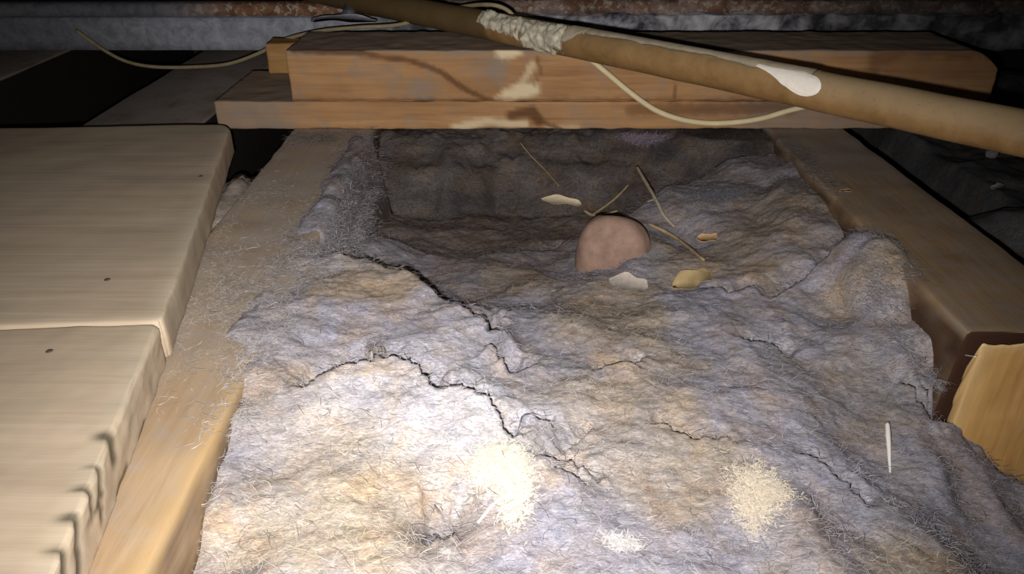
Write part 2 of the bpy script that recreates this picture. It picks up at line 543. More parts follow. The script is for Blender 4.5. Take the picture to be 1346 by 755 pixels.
# ---- fibres
def fibres(P, L, width, col, lift=0.002, flat=0.35, seg=4, spread=None, dirs=None):
    n = len(P)
    ang = rng.uniform(0, 2 * math.pi, n) if dirs is None else dirs
    el = rng.normal(0.12, flat, n)
    cur = rng.normal(0, 0.55, n)
    Vs = []; p = P.copy()
    p[:, 2] += rng.uniform(-0.0006, lift, n)
    width = np.broadcast_to(width, (n,))
    for k in range(seg + 1):
        a = ang + cur * (k - seg / 2) * 0.6
        e = el * (1 - 1.6 * k / seg)
        d = np.stack([np.cos(a) * np.cos(e), np.sin(a) * np.cos(e), np.sin(e)], 1)
        side = np.stack([-np.sin(a), np.cos(a), rng.normal(0, 0.3, n)], 1)
        w = width * (1.0 if 0 < k < seg else 0.35)
        Vs.append(p - side * w[:, None] * 0.5); Vs.append(p + side * w[:, None] * 0.5)
        p = p + d * (L / seg)[:, None]
    V = np.stack(Vs, 1)                              # n, 2(seg+1), 3
    m = 2 * (seg + 1)
    base = (np.arange(n) * m)[:, None]
    Fa = []
    for k in range(seg):
        Fa.append(base + np.array([[2 * k, 2 * k + 1, 2 * k + 3, 2 * k + 2]]))
    Fa = np.stack(Fa, 1).reshape(-1, 4)
    C = np.repeat(col[:, None, :], m, 1).reshape(-1, 3)
    return V.reshape(-1, 3), Fa, C

# scattered over the batt, denser near the lens
n = 70000
yy = 0.15 + (0.72 - 0.15) * rng.random(n) ** 1.35
xx = rng.uniform(-0.16, 0.33, n)
zz = hz(xx, yy)
ok = ~((xx < -0.142) & (zz < -0.004)) & ~((xx > 0.262) & (yy > 0.35)) 
xx, yy, zz = xx[ok], yy[ok], zz[ok]
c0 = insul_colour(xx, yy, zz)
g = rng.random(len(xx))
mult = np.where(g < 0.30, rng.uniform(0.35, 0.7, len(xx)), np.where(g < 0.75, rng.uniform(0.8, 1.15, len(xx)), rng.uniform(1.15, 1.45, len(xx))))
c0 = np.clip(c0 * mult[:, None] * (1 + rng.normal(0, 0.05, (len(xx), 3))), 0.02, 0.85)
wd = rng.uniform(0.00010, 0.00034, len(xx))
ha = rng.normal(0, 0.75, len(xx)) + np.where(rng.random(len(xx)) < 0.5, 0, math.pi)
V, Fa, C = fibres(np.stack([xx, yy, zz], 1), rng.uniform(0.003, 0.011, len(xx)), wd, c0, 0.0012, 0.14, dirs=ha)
f = obj('loose_fibres', V, Fa, M['fibre'], ins, tint=C, origin=np.array([0.05, 0.4, -0.1]))
f['kind'] = 'stuff'

# ---- the sooty bank under the cross timber, behind the hollow
bx = np.arange(-0.142, 0.264, 0.002); by = np.arange(ys[-1] + 0.0004, 1.02, 0.002)
BX, BY = np.meshgrid(bx, by)
def bank(x, y):
    e = 0.735 + 0.012 * vnoise(x * 14, x * 0, 4) + 0.006 * vnoise(x * 60, x * 0, 5) - 0.05 * sstep(0.09, 0.2, x)
    t = (y - e)
    z = -0.092 + 0.052 * sstep(0.0, 0.035, t) + 0.020 * sstep(0.035, 0.07, t) + 0.03 * sstep(0.07, 0.2, t) 
    z += 0.035 * sstep(0.13, 0.22, x) * sstep(-0.03, 0.06, t)
    z += 0.004 * fbm(x * 30, y * 30, 70, 3) + 0.0018 * fbm(x * 120, y * 160, 75, 3)
    return np.minimum(z + (hz(x, y * 0 + ys[-1]) - z) * np.exp(-np.maximum(0, y - ys[-1]) / 0.012), -0.006)
BZ = bank(BX.ravel(), BY.ravel()).reshape(BX.shape)
V = np.stack([BX.ravel(), BY.ravel(), BZ.ravel()], 1)
w = len(bx)
jj, ii = np.mgrid[0:len(by) - 1, 0:w - 1]
a = (jj * w + ii).ravel()
Fq = np.stack([a, a + 1, a + w + 1, a + w], 1)
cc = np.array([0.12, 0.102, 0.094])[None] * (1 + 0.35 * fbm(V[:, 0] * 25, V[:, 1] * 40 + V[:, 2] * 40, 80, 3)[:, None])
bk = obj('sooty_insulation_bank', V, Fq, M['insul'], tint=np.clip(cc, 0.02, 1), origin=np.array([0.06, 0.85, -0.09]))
tag(bk, 'dark sooty insulation bank in the hollow beneath the cross timber', 'insulation', kind='stuff')
n = 2600
xx = rng.uniform(-0.14, 0.26, n); yy = rng.uniform(0.72, 0.83, n); zz = bank(xx, yy)
V, Fa, C = fibres(np.stack([xx, yy, zz], 1), rng.uniform(0.006, 0.02, n), rng.uniform(0.0002, 0.0005, n), np.array([0.11, 0.095, 0.085])[None] * rng.uniform(0.4, 1.5, (n, 1)), 0.002, 0.3)
f = obj('loose_fibres', V, Fa, M['fibre'], bk, tint=C, origin=np.array([0.06, 0.85, -0.09])); f['kind'] = 'stuff'

# ------------------------------------------------------------------ joists
def joist(name, lo, hi, mat, res, label, tintf=None, r=0.003, amp=0.0008, seed=0, group=None):
    P, Fc, V0 = box_between(lo, hi, res, r, amp, 45, seed)
    t = np.zeros((len(P), 3))
    if tintf is not None: t = tintf(P)
    o = obj(name, P, Fc, mat, tint=t)
    return tag(o, label, 'joist')

def left_tint(P):
    t = np.zeros((len(P), 3))
    x, y, z = P.T
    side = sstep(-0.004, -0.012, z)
    far = sstep(0.27, 0.40, y)
    t[:, 2] = (1 - side) * np.clip(0.0 + 0.78 * far + 0.3 * fbm(x * 40, y * 25, 91, 3), 0, 0.95)
    t[:, 1] = np.exp(-((x + 0.142) / 0.008) ** 2) * sstep(0.42, 0.28, y) * 0.4 * (1 - side)  # orange highlight painted along the near right edge
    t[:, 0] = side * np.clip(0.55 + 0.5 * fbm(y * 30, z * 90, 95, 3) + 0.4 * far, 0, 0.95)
    return t
jl_ = joist('floor_joist', (-0.224, 0.05, -0.115), (-0.142, 1.5, 0.0), M['joist'], 0.009, 'dusty orange floor joist running away beside the board ends on the left', left_tint)

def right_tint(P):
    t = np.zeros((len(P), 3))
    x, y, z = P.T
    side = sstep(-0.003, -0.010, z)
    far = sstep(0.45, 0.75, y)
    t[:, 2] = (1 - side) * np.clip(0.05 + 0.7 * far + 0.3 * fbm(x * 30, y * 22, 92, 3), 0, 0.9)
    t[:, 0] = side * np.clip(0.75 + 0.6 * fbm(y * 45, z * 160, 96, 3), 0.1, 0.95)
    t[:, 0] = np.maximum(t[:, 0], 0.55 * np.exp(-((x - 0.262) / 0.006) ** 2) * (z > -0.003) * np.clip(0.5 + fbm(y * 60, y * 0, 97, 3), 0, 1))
    t[y < 0.3747 + np.maximum(0, -z) * 0.07] = (1.0, 0, 0)  # near-black end face painted as the shadow gap behind the block
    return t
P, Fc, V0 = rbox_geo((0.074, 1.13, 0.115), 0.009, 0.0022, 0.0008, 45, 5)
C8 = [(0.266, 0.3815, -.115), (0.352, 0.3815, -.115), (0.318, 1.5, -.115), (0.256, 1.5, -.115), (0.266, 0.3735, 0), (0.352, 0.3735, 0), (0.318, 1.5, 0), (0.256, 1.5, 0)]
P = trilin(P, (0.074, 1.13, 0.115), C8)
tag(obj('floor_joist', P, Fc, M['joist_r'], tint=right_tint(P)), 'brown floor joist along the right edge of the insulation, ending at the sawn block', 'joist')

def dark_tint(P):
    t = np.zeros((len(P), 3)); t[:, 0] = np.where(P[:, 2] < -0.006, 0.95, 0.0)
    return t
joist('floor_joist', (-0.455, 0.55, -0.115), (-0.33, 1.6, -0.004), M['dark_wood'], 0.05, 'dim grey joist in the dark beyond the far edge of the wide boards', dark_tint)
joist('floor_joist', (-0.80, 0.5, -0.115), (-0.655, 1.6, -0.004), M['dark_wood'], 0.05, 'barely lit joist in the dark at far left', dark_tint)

# ---- sawn block at the end of the right joist
prof = [(0.360, -0.16), (0.360, 0.003), (0.3615, 0.0025), (0.3665, -0.03), (0.3675, -0.16)]
Vb = []; Fb = []
nx = 26; nz = 40
P, Fc, V0 = rbox_geo((0.13, 0.0075, 0.163), 0.004, 0.0015, 0.0007, 70, 9)
C8 = [(0.2672, 0.3600, -.16), (0.395, 0.3600, -.16), (0.395, 0.3678, -.16), (0.2672, 0.3678, -.16),
      (0.2662, 0.3600, .0035), (0.395, 0.3600, .0035), (0.395, 0.3670, -.022), (0.2662, 0.3670, -.022)]
P = trilin(P, (0.13, 0.0075, 0.163), C8)
tt = np.zeros((len(P), 3))
tt[:, 1] = 0.7 * np.exp(-((P[:, 2] - 0.003) / 0.006) ** 2) + 0.45 * np.exp(-((P[:, 0] - 0.267) / 0.006) ** 2)
tag(obj('timber_block', P, Fc, M['block'], tint=tt), 'bright orange sawn timber face standing against the right joist end', 'timber')

# ------------------------------------------------------------------ boards on the left
def board(corn, z0, z1, res, label, seed, gash=None, nails=(), rc_=0.016):
    A, B, Cc, D = corn                                      # far right, near right, near left, far left
    L = np.linalg.norm(np.array(A) - np.array(D)); W = np.linalg.norm(np.array(A) - np.array(B))
    H = z1 - z0
    P, Fc, V0 = rbox_geo((L, W, H), res, 0.0025, 0.00035, 40, seed)
    # round the end corners in plan
    rc = rc_
    for cx, cy in ((L, 0), (L, W)):
        rcc = rc if cy == W else 0.004
        mx = (L - P[:, 0]) < rcc
        my = (np.abs(P[:, 1] - cy)) < rcc
        m = mx & my
        ux = rcc - (L - P[m, 0]); uy = rcc - np.abs(P[m, 1] - cy)
        k = np.maximum(ux, uy) / np.maximum(np.hypot(ux, uy), 1e-9)
        P[m, 0] = L - rcc + ux * k
        P[m, 1] = cy + np.where(cy == 0, 1, -1) * (rcc - uy * k)
    e = V0[:, 0] > L - 0.0005                                # the broken end grain
    P[e, 0] += 0.0005 * fbm(V0[e, 1] * 90, V0[e, 2] * 240, seed + 3, 3)
    t = np.zeros((len(P), 3))
    if gash:
        for (y0, zz0, y1, zz1, wd, dp) in gash:
            d, s, _ = polydist(np.stack([V0[:, 1], V0[:, 2]], 1), [(y0 * W, zz0 * H), (y1 * W, zz1 * H)])
            k = np.exp(-(d / wd) ** 2) * sstep(L - 0.012, L - 0.0005, V0[:, 0])
            P[:, 0] -= 0.3 * dp * k
            t[:, 0] = np.maximum(t[:, 0], 0.9 * np.minimum(1, 1.3 * k))  # shade inside the shallow gashes painted dark
    edge = sstep(L - 0.014, L - 0.003, V0[:, 0])
    t[:, 2] = 0.55 * edge * np.clip(0.6 + fbm(V0[:, 1] * 50, V0[:, 2] * 80, seed + 8, 3), 0, 1)
    t[:, 1] = 0.18 * edge * (V0[:, 2] > H * 0.7)
    # faint long stains in the face
    t[:, 0] = np.maximum(t[:, 0], 0.16 * sstep(0.3, 0.9, fbm(V0[:, 0] * 5, V0[:, 1] * 60, seed + 5, 3)))
    C8 = [np.array([*D, z0]), np.array([*A, z0]), np.array([*A, z0]), np.array([*D, z0])]
    C8 = [np.array([*Cc, z0]), np.array([*B, z0]), np.array([*A, z0]), np.array([*D, z0]),
          np.array([*Cc, z1]), np.array([*B, z1]), np.array([*A, z1]), np.array([*D, z1])]
    Q = trilin(P, (L, W, H), C8)
    o = tag(obj('floor_board', Q, Fc, M['board'], tint=t), label, 'board')
    for (px, py) in nails:
        c = at_z(px, py, z1)
        V = []; Fn = []
        for ring, (rr, h) in enumerate(((0.0017, -0.002), (0.0018, 0.0002), (0.0012, 0.0006))):
            for k in range(10):
                a = k * math.tau / 10
                V.append(c + np.array([rr * math.cos(a), rr * math.sin(a), h]))
        for ring in range(2):
            for k in range(10):
                a = ring * 10 + k; b = ring * 10 + (k + 1) % 10
                Fn.append([a, b, b + 10, a + 10])
        Fn.append(list(range(20, 30)))
        obj('nail_head', V, Fn, M_nail, o)
    return o
M_nail = plain('rusty_nail', (0.10, 0.07, 0.05), 0.8)
board([(-0.262, 0.695), (-0.187, 0.3455), (-0.62, 0.318), (-0.70, 0.668)], 0.0005, 0.0255, 0.0065,
      'wide pale chipboard panel with a rounded corner, farther of the two on the left', 21, None, [(141, 368), (264, 232)])
board([(-0.188, 0.3445), (-0.146, 0.115), (-0.585, 0.085), (-0.621, 0.3168)], 0.0005, 0.025, 0.0022,
      'wide pale chipboard panel with a gashed end, nearest on the left', 31,
      [(0.60, 1.0, 0.585, 0.6, 0.0032, 0.004), (0.52, 0.95, 0.47, 0.3, 0.0017, 0.004), (0.465, 1.0, 0.45, 0.6, 0.0017, 0.004), (0.40, 1.0, 0.34, 0.3, 0.0022, 0.004), (0.33, 0.95, 0.27, 0.2, 0.0022, 0.004), (0.5, 0.55, 0.42, 0.6, 0.0010, 0.002), (0.26, 1.0, 0.2, 0.3, 0.0025, 0.004), (0.62, 0.12, 0.55, 0.05, 0.0014, 0.002), (0.76, 0.1, 0.70, 0.05, 0.0010, 0.002)], [(65, 462)], 0.005)

# ------------------------------------------------------------------ the cross timber on its plank
def face_tint(P, yface, marks):
    px, py = project(P)
    # marks are laid on the front face in millimetre-scale coordinates of the timber
    t = np.zeros((len(P), 3))
    Q = np.stack([P[:, 0], P[:, 2]], 1)
    for ch, pts_, wd, amt in marks:
        pl = [at_y(a, b, yface)[[0, 2]] for a, b in pts_]
        jit = 0.25 * wd * fbm(P[:, 0] * 150, P[:, 2] * 250, 5, 2)
        if len(pl) == 1:
            d = np.hypot((Q[:, 0] - pl[0][0]), (Q[:, 1] - pl[0][1]))
        else:
            d, _, _ = polydist(Q, pl)
        t[:, ch] = np.maximum(t[:, ch], amt * sstep(wd * 1.4, wd * 0.5, d + jit))
    return t
YF = 0.757
P, Fc, V0 = box_between((-0.300, YF, 0.0005), (0.40, 0.886, 0.0285), 0.0035, 0.0018, 0.0006, 60, 41)
t = face_tint(P, YF, [(1, [(598, 167), (640, 160), (690, 163)], 0.0045, 0.65), (1, [(720, 168), (760, 168)], 0.003, 0.3), (0, [(672, 152), (700, 147), (708, 158)], 0.006, 0.8), (0, [(700, 158), (735, 168)], 0.002, 0.7), (0, [(830, 145), (1040, 142)], 0.006, 0.55)])
front = P[:, 1] < YF + 0.003
t[~front, :2] = 0
t[:, 2] = np.where(front, 0.75 * sstep(-0.19, -0.25, P[:, 0]), 0.92) 
t[:, 2] = np.maximum(t[:, 2], 0.8 * sstep(0.2, 0.27, P[:, 0]))
tag(obj('timber_plank', P, Fc, M['beam'], tint=t), 'flat plank lying across the joists underneath the thick orange timber', 'plank')

P, Fc, V0 = rbox_geo((0.70, 0.094, 0.050), 0.0032, 0.0022, 0.0006, 60, 43)
# the right end is knocked round at the top
m = P[:, 0] > 0.665
P[m, 2] -= 0.018 * ((P[m, 0] - 0.665) / 0.035) ** 2 * (P[m, 2] / 0.05)
P = P + np.array([-0.221, YF + 0.0006, 0.0287])
t = face_tint(P, YF, [
    (0, [(385, 66), (470, 70), (540, 80), (580, 95), (608, 116), (640, 131)], 0.0030, 0.7), (0, [(385, 131), (1040, 131)], 0.0010, 0.5),
    (0, [(655, 88)], 0.010, 0.0), (2, [(655, 95), (652, 80)], 0.011, 0.85), (2, [(548, 118), (560, 128)], 0.010, 0.7), (2, [(470, 95), (520, 100)], 0.008, 0.35),
    (1, [(660, 66), (675, 64)], 0.008, 0.85), (1, [(668, 125), (700, 118)], 0.008, 0.8), (1, [(655, 130), (685, 112), (700, 85)], 0.004, 0.5),
    (0, [(705, 75), (712, 95), (702, 112)], 0.0015, 0.45), (0, [(886, 88), (887, 130)], 0.0012, 0.6), (0, [(1160, 75), (1200, 60), (1300, 66)], 0.012, 0.6), (0, [(1155, 70), (1150, 90)], 0.008, 0.55), (0, [(1180, 85), (1310, 95)], 0.02, 0.4)])
front = P[:, 1] < YF + 0.004
top = P[:, 2] > 0.0765
t[~front] = 0
t[:, 2] = np.where(top | ~front, 0.92, t[:, 2])
t[:, 2] = np.maximum(t[:, 2], np.where(front, 0.75 * sstep(0.070, 0.077, P[:, 2]) * np.clip(0.6 + fbm(P[:, 0] * 30, P[:, 2] * 30, 6, 3), 0, 1), 0))
tag(obj('cross_timber', P, Fc, M['beam'], tint=t), 'thick orange timber lying on the plank across the joists, below the pipe', 'timber')

P, Fc, V0 = box_between((-0.275, 0.868, 0.0287), (-0.2235, 0.90, 0.063), 0.006, 0.003, 0.0012, 60, 44)
tag(obj('timber_offcut', P, Fc, wood('offcut_wood', (0.52, 0.30, 0.11), (0.34, 0.17, 0.06), 'X', 200, 0.08), tint=np.zeros((len(P), 3))), 'small orange offcut on the plank behind the left end of the cross timber', 'offcut')

# ------------------------------------------------------------------ iron beam behind
def iron_material():
    m, nt, b = newmat('flaking_iron')
    n1 = noise(nt, 60, (1, 1, 1), 8, 0.7, 0.6)
    n2 = noise(nt, 26, (1, 1, 1), 5, 0.6, 0.3, (4, 1, 7))
    n3 = noise(nt, 140, (1, 1, 1), 4, 0.6, 0.3, (1, 8, 3))
    grey = mix(nt, ramp(nt, n1, [(0.32, 0.0), (0.62, 1.0)]), (0.22, 0.225, 0.255), (0.50, 0.51, 0.58))
    rust = mix(nt, ramp(nt, n1, [(0.35, 0.0), (0.65, 1.0)]), (0.12, 0.045, 0.025), (0.34, 0.17, 0.09))
    rust = mix(nt, ramp(nt, n3, [(0.52, 0.0), (0.62, 0.9)]), rust, (0.52, 0.44, 0.31))
    dark = mix(nt, ramp(nt, n2, [(0.44, 0.0), (0.66, 1.0)]), (0.035, 0.035, 0.05), (0.70, 0.68, 0.72))
    s = tint_sep(nt)
    c = mix(nt, s[0], grey, rust)
    c = mix(nt, s[1], c, dark)
    c = mix(nt, s[2], c, (0.03, 0.028, 0.025))
    nt.links.new(c, b.inputs['Base Color'])
    b.inputs['Roughness'].default_value = 0.7
    bump(nt, b, n1, 0.5, 0.003)
    return m
M['iron'] = iron_material()
YI = 1.0
prof = [(YI + 0.02, 0.026), (YI, 0.0275), (YI, 0.040), (YI, 0.054), (YI, 0.0665), (YI + 0.004, 0.0675), (YI + 0.012, 0.068), (YI + 0.012, 0.074), (YI + 0.013, 0.080), (YI + 0.02, 0.0825), (YI + 0.06, 0.0825), (YI + 0.06, 0.026)]
XI = np.arange(-1.0, 0.95, 0.006)
V = []; T = []
for x in XI:
    right = sstep(-0.26, -0.1, x)
    for k, (yy, zz) in enumerate(prof):
        lump = fbm(np.array([x * 45.0]), np.array([k * 0.9]), 101, 3)[0]
        dz = 0.004 * right
        V.append((x, yy + (0.0006 + 0.007 * right) * lump, zz + dz * (zz / 0.0825) + 0.0012 * right * lump))
        rust = 1.0 if k >= 6 else 0.0
        dark = right * (1 if k < 6 else 0.25)
        blk = max(sstep(0.24, 0.5, x) * 0.72, 0.5 * sstep(0.03, -0.05, x) * right)
        rs = rust * sstep(-0.48, -0.34, x)
        T.append((rs, dark, max(blk, 0.62 * sstep(-0.35, -0.62, x), 0.7 * (rust - rs))))
k = len(prof)
Fc = []
for i in range(len(XI) - 1):
    for j in range(k):
        a = i * k + j; b = i * k + (j + 1) % k
        Fc.append([a, b, b + k, a + k])
Fc.append(list(range(k))[::-1]); Fc.append([(len(XI) - 1) * k + j for j in range(k)])
ib = tag(obj('iron_beam', V, Fc, M['iron'], tint=T), 'old grey iron beam with a rusty upper edge across the back', 'beam')

# ------------------------------------------------------------------ pipe
pa = np.array(at_y(600, 24, 0.816)); pb = np.array(at_y(1346, 163, 0.440))
pa[2] = pb[2] = 0.0975
axis = (pb - pa) / np.linalg.norm(pb - pa)
PR = 0.0136
sidev = np.array([axis[1], -axis[0], 0.0])
if sidev[1] > 0: sidev = -sidev
zv = np.array([0, 0, 1.0])
def pipe_u(px):
    lo, hi = -0.6, 1.0
    for _ in range(40):
        mid = (lo + hi) / 2
        q = pa + axis * mid
        if project(q[None])[0][0] < px: lo = mid
        else: hi = mid
    return lo
def pipe_pt(u, phi, r):
    bend = np.array([0, 0, 0.0015 * math.sin(u * 5)])
    return pa + axis * u + bend + (zv * math.cos(phi) + sidev * math.sin(phi)) * r
m_, nt, b = newmat('dusty_brown_pipe')
n1 = noise(nt, 45, (1, 1, 1), 7, 0.65, 0.3); n2 = noise(nt, 300, (1, 1, 1), 4, 0.6)
c = mix(nt, ramp(nt, n1, [(0.3, 0.0), (0.7, 1.0)]), (0.20, 0.105, 0.032), (0.35, 0.205, 0.08))
s = tint_sep(nt)
c = mix(nt, s[0], c, (0.42, 0.33, 0.20))
c = mix(nt, s[1], c, (0.10, 0.07, 0.03))
c = mix(nt, ramp(nt, n2, [(0.6, 0.0), (0.75, 0.4)]), c, (0.12, 0.08, 0.04))
nt.links.new(c, b.inputs['Base Color']); b.inputs['Roughness'].default_value = 0.55; b.inputs['Specular IOR Level'].default_value = 0.35
bump(nt, b, n1, 0.2, 0.001)
u0, u1 = -0.30, 0.72
us = np.linspace(u0, u1, 170); SEG = 40
V = []; T = []
uf = pipe_u(1085); ue = pipe_u(640)
for u in us:
    for k in range(SEG):
        phi = k * math.tau / SEG
        V.append(pipe_pt(u, phi, PR + 0.00015 * math.sin(u * 90 + phi * 3)))
        topd = max(0, math.cos(phi - 0.35)) ** 1.2
        d = topd * (0.6 if u > uf - 0.02 else 0.2)
        T.append((min(1, d), 0.75 if u < ue + 0.01 else 0.0, 0))  # far end painted darker, for the shadow it lies in
Fc = []
for i in range(len(us) - 1):
    for k in range(SEG):
        a = i * SEG + k; b_ = i * SEG + (k + 1) % SEG
        Fc.append([a, a + SEG, b_ + SEG, b_])
Fc.append(list(range(SEG))); Fc.append([(len(us) - 1) * SEG + k for k in range(SEG)][::-1])
pipe = tag(obj('water_pipe', V, Fc, m_, tint=T), 'brown metal pipe with flaking paint crossing above the timber at top right', 'pipe')

def shell(name, ua, ub, top_f, bot_f, thick, mat, nu=80, nv=14, rough=0.0, seed=0, label=None):
    V = []
    for layer in (0, 1):
        for i in range(nu + 1):
            u = ua + (ub - ua) * i / nu
            lo, hi = top_f(i / nu), bot_f(i / nu)
            for j in range(nv + 1):
                v = j / nv
                phi = lo + (hi - lo) * v
                e = min(1, min(v, 1 - v) * nv / 1.5) * min(1, min(i, nu - i) / 1.5)
                r = PR + 0.0001 + (thick * (0.25 + 0.75 * e) * (1 + rough * float(fbm(np.array([u * 160]), np.array([phi * 2.4]), seed, 3)[0])) if layer else -0.0004)
                V.append(pipe_pt(u, phi, max(r, PR - 0.0004)))
    n = (nu + 1) * (nv + 1)
    Fc = []
    for i in range(nu):
        for j in range(nv):
            a = i * (nv + 1) + j
            Fc.append([n + a, n + a + 1, n + a + nv + 2, n + a + nv + 1])
            Fc.append([a, a + nv + 1, a + nv + 2, a + 1])
    bd = [i * (nv + 1) for i in range(nu + 1)] + [nu * (nv + 1) + j for j in range(1, nv + 1)] + [i * (nv + 1) + nv for i in range(nu - 1, -1, -1)] + [j for j in range(nv - 1, 0, -1)]
    for q in range(len(bd)):
        a, b = bd[q], bd[(q + 1) % len(bd)]
        Fc.append([a, b, n + b, n + a])
    o = obj(name, V, Fc, mat, pipe)
    if label: o['label'] = label
    return o
def rag(base, amp, fr, seed):
    return lambda t: base(t) + amp * float(fbm(np.array([t * fr]), np.array([0.3]), seed, 3)[0])
M['paint'] = plain('old_cream_paint', (0.50, 0.42, 0.29), 0.7, 0.2, 90)
M['paint_w'] = plain('white_paint_flake', (0.93, 0.86, 0.75), 0.6, 0.06, 200)
M['lag'] = plain('crumbling_white_lagging', (0.55, 0.50, 0.38), 0.9, 0.4, 170, bumpk=0.6)
ua, ub = pipe_u(752), pipe_u(1070)
shell('paint_coat', ua, ub, lambda t: -0.8, rag(lambda t: 0.62 + 0.25 * (1 - t) * (t < 0.05) + 0.15 * t, 0.12, 14, 5), 0.0005, M['paint'], 120, 10, 0.2, 4, 'cream paint left along the top of the pipe')
ua, ub = pipe_u(998), pipe_u(1088)
def fl_mid(t): return 0.55 + 0.62 * t
def fl_half(t): return (0.10 + 0.55 * sstep(0.0, 0.75, t)) * math.sqrt(max(0.0, 1 - (max(0, t - 0.72) / 0.28) ** 2)) + 0.01
def fl_top(t): return float(fl_mid(t) - 0.8 * fl_half(t) + 0.06 * vnoise(t * 9, 0.2, 3))
def fl_bot(t): return float(fl_mid(t) + fl_half(t) + 0.04 * vnoise(t * 11, 0.7, 4))
shell('paint_flake', ua, ub, fl_top, fl_bot, 0.0009, M['paint_w'], 50, 14, 0.1, 9, 'bright white curled paint flake')
ua, ub = pipe_u(752), pipe_u(776)
shell('paint_edge', ua, ub, lambda t: -0.2, rag(lambda t: 1.5 - 0.8 * t, 0.15, 6, 12), 0.0008, M['paint'], 24, 12, 0.2, 13)
ua, ub = pipe_u(640), pipe_u(752)
shell('lagging', ua, ub, rag(lambda t: 0.25 + 0.1 * t, 0.2, 12, 31), rag(lambda t: 1.15 + 1.3 * min(1, t * 1.6), 0.35, 16, 32), 0.0022, M['lag'], 70, 22, 1.1, 33, 'crumbling white lagging clinging to the pipe')

# ------------------------------------------------------------------ cables
M['cable'] = plain('old_cream_cable', (0.84, 0.70, 0.42), 0.55, 0.1, 80, bumpk=0.05)
M['cable_d'] = plain('dusty_cable', (0.36, 0.29, 0.17), 0.7, 0.2, 80, bumpk=0.05)
pts1 = [at_y(*p) for p in ((100, 40, 1.00 - 0.03), (140, 68, .96), (170, 82, .95), (205, 88, .94), (255, 88, .93), (300, 84, .92), (340, 70, .91), (375, 52, .90), (420, 41, .882), (470, 36, .872), (530, 27, .868), (590, 13, .850), (640, 6, .808), (668, 14, .80), (682, 34, .80))]
for i, p in enumerate(pts1):
    q = p - pa; q = q - axis * (q @ axis); l = np.linalg.norm(q)
    if l < PR + 0.0045: pts1[i] = p + q / l * (PR + 0.0045 - l)
V, Fc = tube(pts1, 0.0021, 10, 7)
tag(obj('thin_cable', V, Fc, M['cable_d']), 'thin dusty cable sagging across the dark at top left and over the timber', 'cable')
pts2 = [at_y(*p) for p in ((735, 40, .752), (752, 58, .748), (775, 77, .746), (800, 98, .745), (830, 123, .744), (862, 145, .743), (895, 157, .742), (930, 162, .741), (965, 161, .740), (1000, 156, .738), (1035, 146, .734), (1066, 138, .730), (1100, 128, .728), (1130, 120, .73))]
V, Fc = tube(pts2, 0.0028, 12, 8)
tag(obj('loop_cable', V, Fc, M['cable']), 'cream cable hanging in a loop in front of the cross timber under the pipe', 'cable')

# ------------------------------------------------------------------ right bay: dark debris
dx = np.arange(0.335, 1.0, 0.004); dy = np.arange(0.40, 1.25, 0.004)
DX, DY = np.meshgrid(dx, dy)
def debris(x, y):
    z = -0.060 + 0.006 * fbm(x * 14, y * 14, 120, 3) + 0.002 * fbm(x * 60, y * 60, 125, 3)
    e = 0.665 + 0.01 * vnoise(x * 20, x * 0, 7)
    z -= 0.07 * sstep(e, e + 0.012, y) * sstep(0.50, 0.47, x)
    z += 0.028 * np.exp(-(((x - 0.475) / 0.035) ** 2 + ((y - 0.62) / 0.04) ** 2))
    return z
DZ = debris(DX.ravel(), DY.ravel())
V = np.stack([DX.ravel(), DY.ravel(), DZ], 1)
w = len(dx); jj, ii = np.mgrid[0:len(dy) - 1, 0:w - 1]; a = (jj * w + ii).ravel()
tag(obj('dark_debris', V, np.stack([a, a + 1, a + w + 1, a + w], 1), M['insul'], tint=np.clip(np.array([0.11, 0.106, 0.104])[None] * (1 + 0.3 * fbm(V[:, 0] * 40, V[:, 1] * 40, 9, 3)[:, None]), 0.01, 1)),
    'dark grey dust and debris in the bay beyond the right joist', 'debris', kind='stuff')

# ------------------------------------------------------------------ small things
def lump(name, centre, rad, mat, label, cat, seed, amp=0.18, flat_bottom=True, group=None, rot=0.0, parent=None, power=2.0):
    bm = bmesh.new()
    bmesh.ops.create_icosphere(bm, subdivisions=4, radius=1)
    V = np.array([v.co[:] for v in bm.verts]); Fc = [[v.index for v in f.verts] for f in bm.faces]
    bm.free()
    l = (np.abs(V) ** power).sum(1) ** (1 / power)
    V = V / l[:, None]
    h = fbm(V[:, 0] * 1.7 + V[:, 2] + 9, V[:, 1] * 1.7 - V[:, 2] + 4, seed, 3)
    V = V * (1 + amp * h[:, None])
    if flat_bottom: V[:, 2] = np.maximum(V[:, 2], -0.6)
    V = V * np.array(rad)
    c, s_ = math.cos(rot), math.sin(rot)
    V = np.stack([V[:, 0] * c - V[:, 1] * s_, V[:, 0] * s_ + V[:, 1] * c, V[:, 2]], 1) + np.array(centre)
    o = obj(name, V, Fc, mat, parent)
    if parent is None: tag(o, label, cat, group)
    return o

# brick fragment: half buried, curved top
M['brick'] = plain('pink_brick', (0.31, 0.20, 0.15), 0.9, 0.25, 90, bumpk=0.5)
g0 = land(812, 352)
br = lump('brick_fragment', g0 + np.array([-0.002, 0.018, -0.004]), (0.031, 0.018, 0.040), M['brick'], 'rounded pink brick fragment half buried in the insulation near the hollow', 'brick', 201, 0.04, power=2.7, rot=-0.35)

